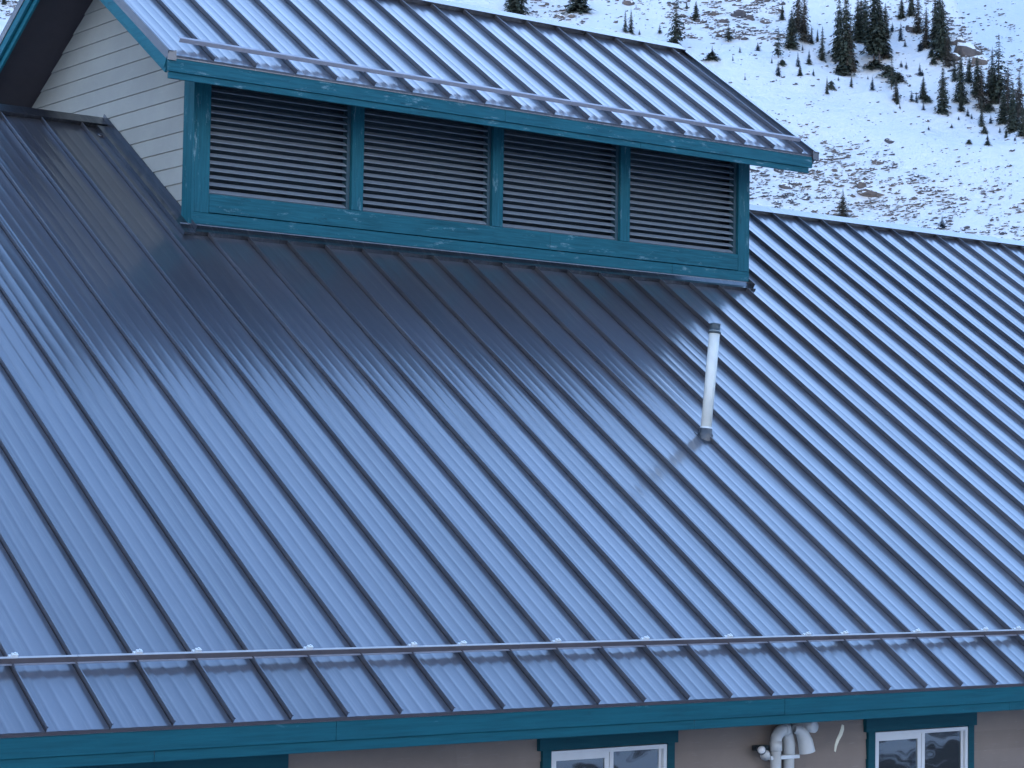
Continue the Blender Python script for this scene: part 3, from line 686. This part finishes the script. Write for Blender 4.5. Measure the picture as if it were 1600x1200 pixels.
T = [
 ('dense', 806, 24, -75, 'broad dark spruce just above the dormer ridge, left of the rock band', 1.1),
 ('sparse', 1056, 76, -14, 'large thin spruce with brownish open crown at the right end of the dormer ridge', 1.15),
 ('bush', 1052, 76, 56, 'wide dark bush at the foot of the thin spruce beside the dormer ridge', 1.0),
 ('spire', 977, 51, 14, 'left spruce of the close pair standing just above the dormer ridge', 1.),
 ('spire', 986, 52, 11, 'right spruce of the close pair standing just above the dormer ridge', 1.),
 ('young', 999, 54, 45, 'tiny sapling right of the close pair above the dormer ridge', 1.),
 ('sparse', 1031, 53, 36, 'small bare bush left of the large thin spruce above the ridge', 1.4),
 ('bush', 903, 17, -12, 'dark sprawling shrub at the top edge above the middle of the dormer ridge', 1.3),
 ('dense', 1087, 32, 0, 'short dense cone shaped spruce at upper left of the slope', 1.25),
 ('dense', 1073, 14, 1, 'tiny dark tree at the top left of the short dense cone', 1.),
 ('sparse', 1138, 66, 30, 'ragged several stemmed spruce standing alone in the middle of the upper slope', 1.5),
 ('bush', 1112, 92, 80, 'low spreading shrub with a small upright leader above the dormer roof edge', 1.6),
 ('young', 1113, 88, 70, 'small bluish leader rising from the low spreading shrub', 1.),
 ('young', 1156, 82, 72, 'small bluish sapling left of the neat cone shaped sapling', 1.2),
 ('young', 1184, 80, 64, 'neat cone shaped bluish sapling alone on open snow', 1.3),
 ('young', 1145, 94, 85, 'very thin sapling below the two bluish saplings', .7),
 ('young', 1164, 125, 117, 'tiny sapling lowest on the left part of the slope', 1.),
 ('sparse', 1216, 90, 40, 'slender open crowned spruce with bare lower trunk on open snow', 1.15),
 ('young', 1216, 118, 92, 'thin blue sapling at the foot of the slender open crowned spruce', .9),
 ('young', 1206, 99, 88, 'tiny sapling just left of the slender spruce foot', .8),
 ('bush', 1222, 101, 92, 'small dark shrub right of the slender spruce foot', 1.2),
 ('dense', 1236, 75, 10, 'very dark broad based spruce right of the slender one', 1.15),
 ('dense', 1222, 30, 5, 'irregular dark spruce leaning over the rock band', 1.1),
 ('brown', 1247, 50, -30, 'tall brownish ragged spruce behind the very dark broad one', 1.),
 ('brown', 1256, 64, -18, 'tall browned spruce cut by the top edge left of the open chute', 1.),
 ('spire', 1268, 68, 40, 'small spruce at the right foot of the browned pair', 1.2),
 ('spire', 1277, 66, 43, 'thin small spire between two small spruces left of the chute', 1.),
 ('spire', 1284, 94, 38, 'mid sized spire at the left rim of the open chute', 1.05),
 ('young', 1254, 79, 68, 'tiny sapling below the very dark broad spruce', .8),
 ('young', 1247, 104, 79, 'thin pointed sapling above the round dark bush', .8),
 ('dense', 1250, 118, 101, 'round dark young spruce below the thin pointed sapling', 1.5),
 ('young', 1264, 96, 75, 'thin sapling standing on a small dark bush', .8),
 ('bush', 1264, 101, 92, 'small dark bush under the thin sapling near the chute', 1.1),
 ('young', 1271, 118, 106, 'small sapling right of the round dark young spruce', .9),
 ('spire', 1292, 146, 117, 'spiky small spruce low on the slope beside a round bush', .9),
 ('bush', 1299, 138, 125, 'round bush right of the spiky small spruce', .9),
 ('dense', 1311, 92, -12, 'big dense spruce forming the left edge of the central clump', .85),
 ('dense', 1322, 108, -22, 'biggest dense spruce in the middle of the central clump', .8),
 ('brown', 1329, 112, 30, 'brown tinged spruce on the right flank of the central clump', .9),
 ('bush', 1316, 116, 98, 'dark shrub thicket at the foot of the central clump', 1.5),
 ('spire', 1330, 136, 116, 'small dark spruce just below the central clump', 1.2),
 ('young', 1310, 126, 118, 'tiny sapling under the left of the central clump', 1.),
 ('dense', 1340, 62, -8, 'dark spruce behind, between the central clump and the tall trunked spruces', 1.),
 ('dense', 1352, 66, -14, 'dark spruce left of the tall trunked spruces', 1.),
 ('tall', 1366, 96, -24, 'tall spruce with bare pale lower trunk right of the snow gap', 1.05),
 ('tall', 1374, 99, -16, 'second tall spruce with a bare lower trunk, right of the first', 1.),
 ('brown', 1384, 92, 20, 'thin browned spruce at the right side of the tall trunked spruces', .8),
 ('bush', 1368, 106, 92, 'brown green thicket at the foot of the tall trunked spruces', 2.0),
 ('bush', 1388, 118, 100, 'dark thicket running down right of the tall trunked spruces', 1.3),
 ('bush', 1404, 126, 112, 'lower dark thicket continuing toward the right grove', 1.5),
 ('young', 1356, 125, 117, 'tiny sapling in the snow gap left of a taller sapling', 1.),
 ('young', 1363, 140, 117, 'taller sapling alone in the snow gap below the trunks', .9),
 ('sparse', 1393, 140, 80, 'slender see through spruce right of the tall trunked spruces', .9),
 ('young', 1394, 50, 33, 'small spruce high on the snow between the two groves', 1.1),
 ('young', 1407, 62, 32, 'thin upright sapling high between the two groves', .7),
 ('young', 1414, 73, 61, 'small spruce just under the pink boulder', 1.2),
 ('young', 1408, 105, 93, 'small pointed spruce left of its twin on the mid snow', 1.2),
 ('young', 1416, 108, 95, 'small pointed spruce right of its twin on the mid snow', 1.1),
 ('dense', 1409, 28, -6, 'dark spruce at the top edge left of the pink boulder', 1.2),
 ('brown', 1434, 52, -14, 'brown dark spruce directly right of the pink boulder', 1.),
 ('dense', 1424, 24, -20, 'dark crown at the top edge above the pink boulder', 1.),
 ('dense', 1467, 76, -28, 'tall dark spruce on the spur crest cut by the top edge', .9),
 ('dense', 1473, 92, -10, 'dense dark spruce on the spur crest against the far slope', .85),
 ('brown', 1461, 60, -12, 'browned spruce on the left flank of the crest spruces', .9),
 ('bush', 1456, 88, 76, 'dark flat shrub on the snow below the crest spruces', 1.),
 ('bush', 1459, 99, 90, 'second flat shrub below the crest spruces', 1.1),
 ('young', 1438, 80, 61, 'small dark cone on snow left of the crest spruces', 1.3),
 ('young', 1437, 117, 96, 'bluish sapling in the middle of the right snowfield', .9),
 ('young', 1441, 118, 107, 'small bluish spruce beside the sapling of the right snowfield', 1.3),
 ('dense', 1442, 154, 118, 'mid sized dark spruce left of the big cone spruces', 1.2),
 ('brown', 1400, 158, 120, 'ragged browned spruce left end of the lower tree line', 1.2),
 ('spire', 1402, 162, 136, 'dark spruce at the lower left end of the tree line', 1.1),
 ('young', 1406, 170, 162, 'tiny blue sapling below the left end of the tree line', 1.2),
 ('young', 1424, 158, 140, 'small pointed spruce under the mid tree line', 1.1),
 ('young', 1432, 160, 142, 'thin small spruce beside the small pointed one', .8),
 ('bush', 1448, 159, 147, 'dark round bush left of the large cone spruce', 1.2),
 ('young', 1443, 172, 159, 'neat small spruce alone below the tree line', 1.2),
 ('dense', 1473, 176, 100, 'large cone shaped spruce at the front of the right grove', .95),
 ('dense', 1501, 160, 78, 'large dark spruce second in the right grove', .9),
 ('dense', 1502, 173, 148, 'round dark bushy spruce at the foot of the second large one', 1.5),
 ('spire', 1523, 78, 64, 'tiny lone spire on the spur crest against the far slope', 1.),
 ('dense', 1527, 150, 84, 'dark spruce between the two largest of the right grove', 1.),
 ('brown', 1534, 170, 92, 'browned spruce left of the tallest grove spruce', .95),
 ('spire', 1534, 197, 150, 'narrow dark spruce low in front of the right grove', .9),
 ('sparse', 1560, 160, 50, 'tallest spruce of the right grove with visible tiered branches', 1.15),
 ('dense', 1554, 160, 100, 'dense spruce behind the tallest grove spruce', 1.1),
 ('spire', 1550, 130, 70, 'thin spire just left of the tallest grove spruce', .8),
 ('brown', 1574, 180, 100, 'reddish ragged spruce right of the tallest grove spruce', 1.),
 ('dense', 1582, 206, 125, 'dark spruce near the right edge reaching lowest', .8),
 ('brown', 1593, 180, 108, 'reddish brown spruce at the right edge', 1.),
 ('dense', 1598, 212, 160, 'dark spruce cut by the right edge of the photo', 1.),
 ('young', 1512, 181, 168, 'small dark spruce right of the round bushy one', 1.3),
 ('young', 1518, 186, 176, 'tiny spruce beside the low dead branches of the grove', 1.),
 ('young', 1548, 192, 178, 'small sapling between the low grove spruces', 1.),
 ('young', 1562, 207, 197, 'tiny sapling under the right grove', 1.),
 ('dense', 1572, 215, 200, 'small dark spruce just under the lowest grove tree', 1.2),
 ('young', 1586, 220, 212, 'tiny spruce lowest at the right edge', 1.3),
 ('bush', 1538, 207, 197, 'rounded dark bush in front of the narrow low spruce', 1.1),
 ('young', 1543, 220, 207, 'blue sapling below the rounded dark bush', 1.1),
 ('bush', 1543, 226, 220, 'blue dark mat of branches on open snow', 1.4),
 ('young', 1451, 204, 196, 'left of the two lonely saplings on the open snowfield', 1.6),
 ('young', 1487, 201, 192, 'right of the two lonely saplings on the open snowfield', 1.7),
 ('young', 1498, 187, 182, 'tiny dot of a sapling above the right lonely one', 1.3),
 ('bush', 1514, 224, 220, 'small dark mat on snow left of the blue sapling', 1.3),
 ('brown', 1317, 341, 294, 'ragged olive spruce rising behind the lower ridge among the talus', 1.35),
 ('young', 1472, 356, 335, 'small dark spruce tip just showing over the lower ridge', 1.2),
 ('brown', 1345, 48, -14, 'brownish spruce at the top edge behind the central clump', 1.),
 ('dense', 1383, 58, 2, 'dark spruce behind the right side of the tall trunked spruces', 1.),
 ('brown', 1446, 74, 8, 'ragged brown spruce between the pink boulder and the crest spruces', 1.),
 ('brown', 1481, 104, 44, 'browned spruce at the right foot of the crest spruces', 1.),
 ('spire', 1491, 126, 82, 'thin dark spire left of the second large grove spruce', 1.),
 ('dense', 1514, 128, 84, 'small dark spruce just behind the second large grove spruce', 1.),
 ('brown', 1545, 148, 96, 'brownish spruce tucked behind the tallest grove spruce', 1.),
 ('dense', 1567, 192, 134, 'dark spruce in front and right of the tallest grove spruce', 1.),
 ('brown', 1590, 200, 142, 'low ragged brown spruce in front at the right edge', 1.),
 ('bush', 1545, 172, 160, 'dark thicket under the middle of the right grove', 1.4),
 ('bush', 1583, 170, 158, 'brownish thicket under the right end of the grove', 1.4),
 ('dense', 6, 8, -20, 'dark tree top at the far upper left corner beyond the rake', 1.),
]
for k, xb, yb, yt, lab, wf in T: tree(k, xb, yb, yt, lab, None, wf)

# ------------------------------------------------------------------ rocks
ICO_V = None
def ico():
    t = (1+5**.5)/2
    v = np.array([(-1, t, 0), (1, t, 0), (-1, -t, 0), (1, -t, 0), (0, -1, t), (0, 1, t), (0, -1, -t), (0, 1, -t), (t, 0, -1), (t, 0, 1), (-t, 0, -1), (-t, 0, 1)], float)
    f = [(0, 11, 5), (0, 5, 1), (0, 1, 7), (0, 7, 10), (0, 10, 11), (1, 5, 9), (5, 11, 4), (11, 10, 2), (10, 7, 6), (7, 1, 8), (3, 9, 4), (3, 4, 2), (3, 2, 6), (3, 6, 8), (3, 8, 9), (4, 9, 5), (2, 4, 11), (6, 2, 10), (8, 6, 7), (9, 8, 1)]
    return v/np.linalg.norm(v[0]), f
IV, IF = ico()
def rock_density(x, y):
    """how thickly stones lie on the slope, by the bearing of the spot"""
    d = 0
    L = 175+(x-1180)*.33                       # lower talus
    if x > 1150 and y > L-10: d = max(d, min(1., .25+(y-L+10)/70.))*(1 if x < 1430 else max(.35, 1-(x-1430)/170))
    if x > 1430 and y > 250: d = max(d, .6 if y > 290 else .3)
    if 1050 < x < 1225 and y < 62: d = max(d, 1.05)
    if 820 < x < 910 and y < 45: d = max(d, 1.)
    if 940 < x < 1050 and y < 30: d = max(d, .5)
    if 1440 < x < 1600 and (y > (x-1460)*.95) and y < (x-1460)*.95+85: d = max(d, .55)
    if 1380 < x < 1460 and y < 60: d = max(d, .35)
    if x > 1485 and y < (x-1460)*.95: d = max(d, .3)
    return max(d, .11)
vs = []; fs = []
def put_rock(P, size, flat=.55):
    s = rng.uniform(.6, 1.3, 3)*size; s[2] *= flat
    a = -YAW+rng.normal(0, .45); s[0] *= 1.45; v = IV*(1+rng.uniform(-.28, .28, (12, 1)))*s
    c, sn = math.cos(a), math.sin(a); v = np.stack([v[:, 0]*c-v[:, 1]*sn, v[:, 0]*sn+v[:, 1]*c, v[:, 2]+v[:, 0]*.15], 1)+np.array(P)+np.array([0, 0, size*.05])
    o = len(vs); vs.extend(v.tolist()); fs.extend([(a_+o, b_+o, c_+o) for a_, b_, c_ in IF])
nrock = 0
for _ in range(60000):
    x = rng.uniform(760, 1720); y = rng.uniform(-60, 400)
    if x < 1160 and y > 110 and x < 1000: continue
    if rng.random() > rock_density(x, y)*.62*min(1.35, max(.12, .75+2.2*noise.noise(Vector((x*.028, y*.045, 2.)))+1.2*noise.noise(Vector((x*.09, y*.13, 7.))))): continue
    # leave the spot if the stone would lie behind the lodge roof
    if y > 325+.119*(x-1170)+14: continue
    P, r = at(x, y)
    if P is None: continue
    sp = (1.0+3.2*rng.random()**3)*(1.2 if rock_density(x, y) > .5 else .85)
    put_rock(P, sp/FPX*r, rng.uniform(.35, .7)); nrock += 1
for _ in range(900):
    x = rng.uniform(-40, 80); y = rng.uniform(-60, 30); P, r = at(x, y)
    if P is not None: put_rock(P, (1+2*rng.random())/FPX*r)
me = bpy.data.meshes.new('scattered_rocks'); me.from_pydata(vs, [], fs); me.materials.append(ROCK)
tag(link('scattered_rocks', me), 'small dark stones poking through the snow all over the talus slope', 'rocks', None, 'stuff')
print('rocks', nrock)
def boulder(x, y, wpx, hpx, label):
    P, r = at(x, y)
    if P is None: return
    import bmesh
    bm = bmesh.new(); bmesh.ops.create_icosphere(bm, subdivisions=3, radius=.5)
    sd_ = Vector((x, y, 1))
    for v in bm.verts:
        n = noise.noise(v.co*1.6+sd_)*.5+noise.noise(v.co*4+sd_)*.16
        v.co *= 1+n
        v.co.x = round(v.co.x*5.5)/5.5*.45+v.co.x*.55; v.co.z = round(v.co.z*5)/5*.5+v.co.z*.5
    me = bpy.data.meshes.new('boulder'); bm.to_mesh(me); bm.free(); me.materials.append(ROCKB)
    k = r/FPX
    M = Matrix.Translation(P) @ Matrix.Rotation(-YAW, 4, 'Z') @ Matrix.Rotation(.25, 4, 'Y') @ Matrix.Diagonal((wpx*k*1.15, wpx*k*.9, hpx*k*1.5, 1))
    tag(link('boulder', me, None, M), label, 'boulder', 'boulders on the snowy slope')
for bdef in [
 (1425, 48, 18, 10, 'pinkish boulder streaked with snow high between the tree groves'),
 (1361, 303, 34, 11, 'long brown boulder right of the olive spruce behind the lower ridge'),
 (1345, 292, 13, 12, 'pointed dark boulder at the upper end of the long brown one'),
 (1218, 268, 15, 7, 'brown boulder just under the right end of the dormer fascia'),
 (1178, 266, 17, 6, 'grey slab right beside the dormer post under the eave'),
 (1228, 292, 18, 9, 'tan boulder in the left talus beside a paler one'),
 (1240, 288, 14, 7, 'pinkish slab just right of the tan boulder in the left talus'),
 (1155, 25, 22, 14, 'large tan boulder in the upper rock band'),
 (1132, 34, 13, 9, 'tan boulder above the ragged several stemmed spruce'),
 (1196, 36, 14, 10, 'upright tan boulder at the right of the upper rock band'),
 (1117, 22, 13, 9, 'grey tan boulder left in the upper rock band'),
 (1172, 30, 12, 10, 'brownish boulder next to the large tan one in the rock band'),
 (1246, 38, 17, 16, 'brown outcrop between the dark broad spruce and the browned one'),
 (983, 6, 18, 12, 'pinkish outcrop at the top edge above the close spruce pair'),
 (878, 28, 20, 8, 'grey pink boulders heap right of the broad spruce above the ridge'),
 (895, 27, 12, 7, 'small rounded boulder right of the grey pink heap'),
 (962, 36, 7, 6, 'lone blue grey stone left of the close spruce pair'),
 (1514, 85, 36, 26, 'broad grey brown outcrop on the spur crest'),
 (1496, 68, 20, 16, 'dark outcrop at the left of the spur crest below the spruces'),
 (1532, 98, 22, 16, 'brown outcrop on the crest left of the tallest grove spruce'),
 (1490, 92, 22, 10, 'reddish ledge just below the crest spruces'),
 (1590, 150, 18, 14, 'reddish outcrop by the right edge behind the grove'),
 (1390, 222, 14, 8, 'dark boulder in the upper part of the central talus'),
 (1371, 255, 15, 9, 'brownish boulder pile in the central talus'),
]: boulder(*bdef)
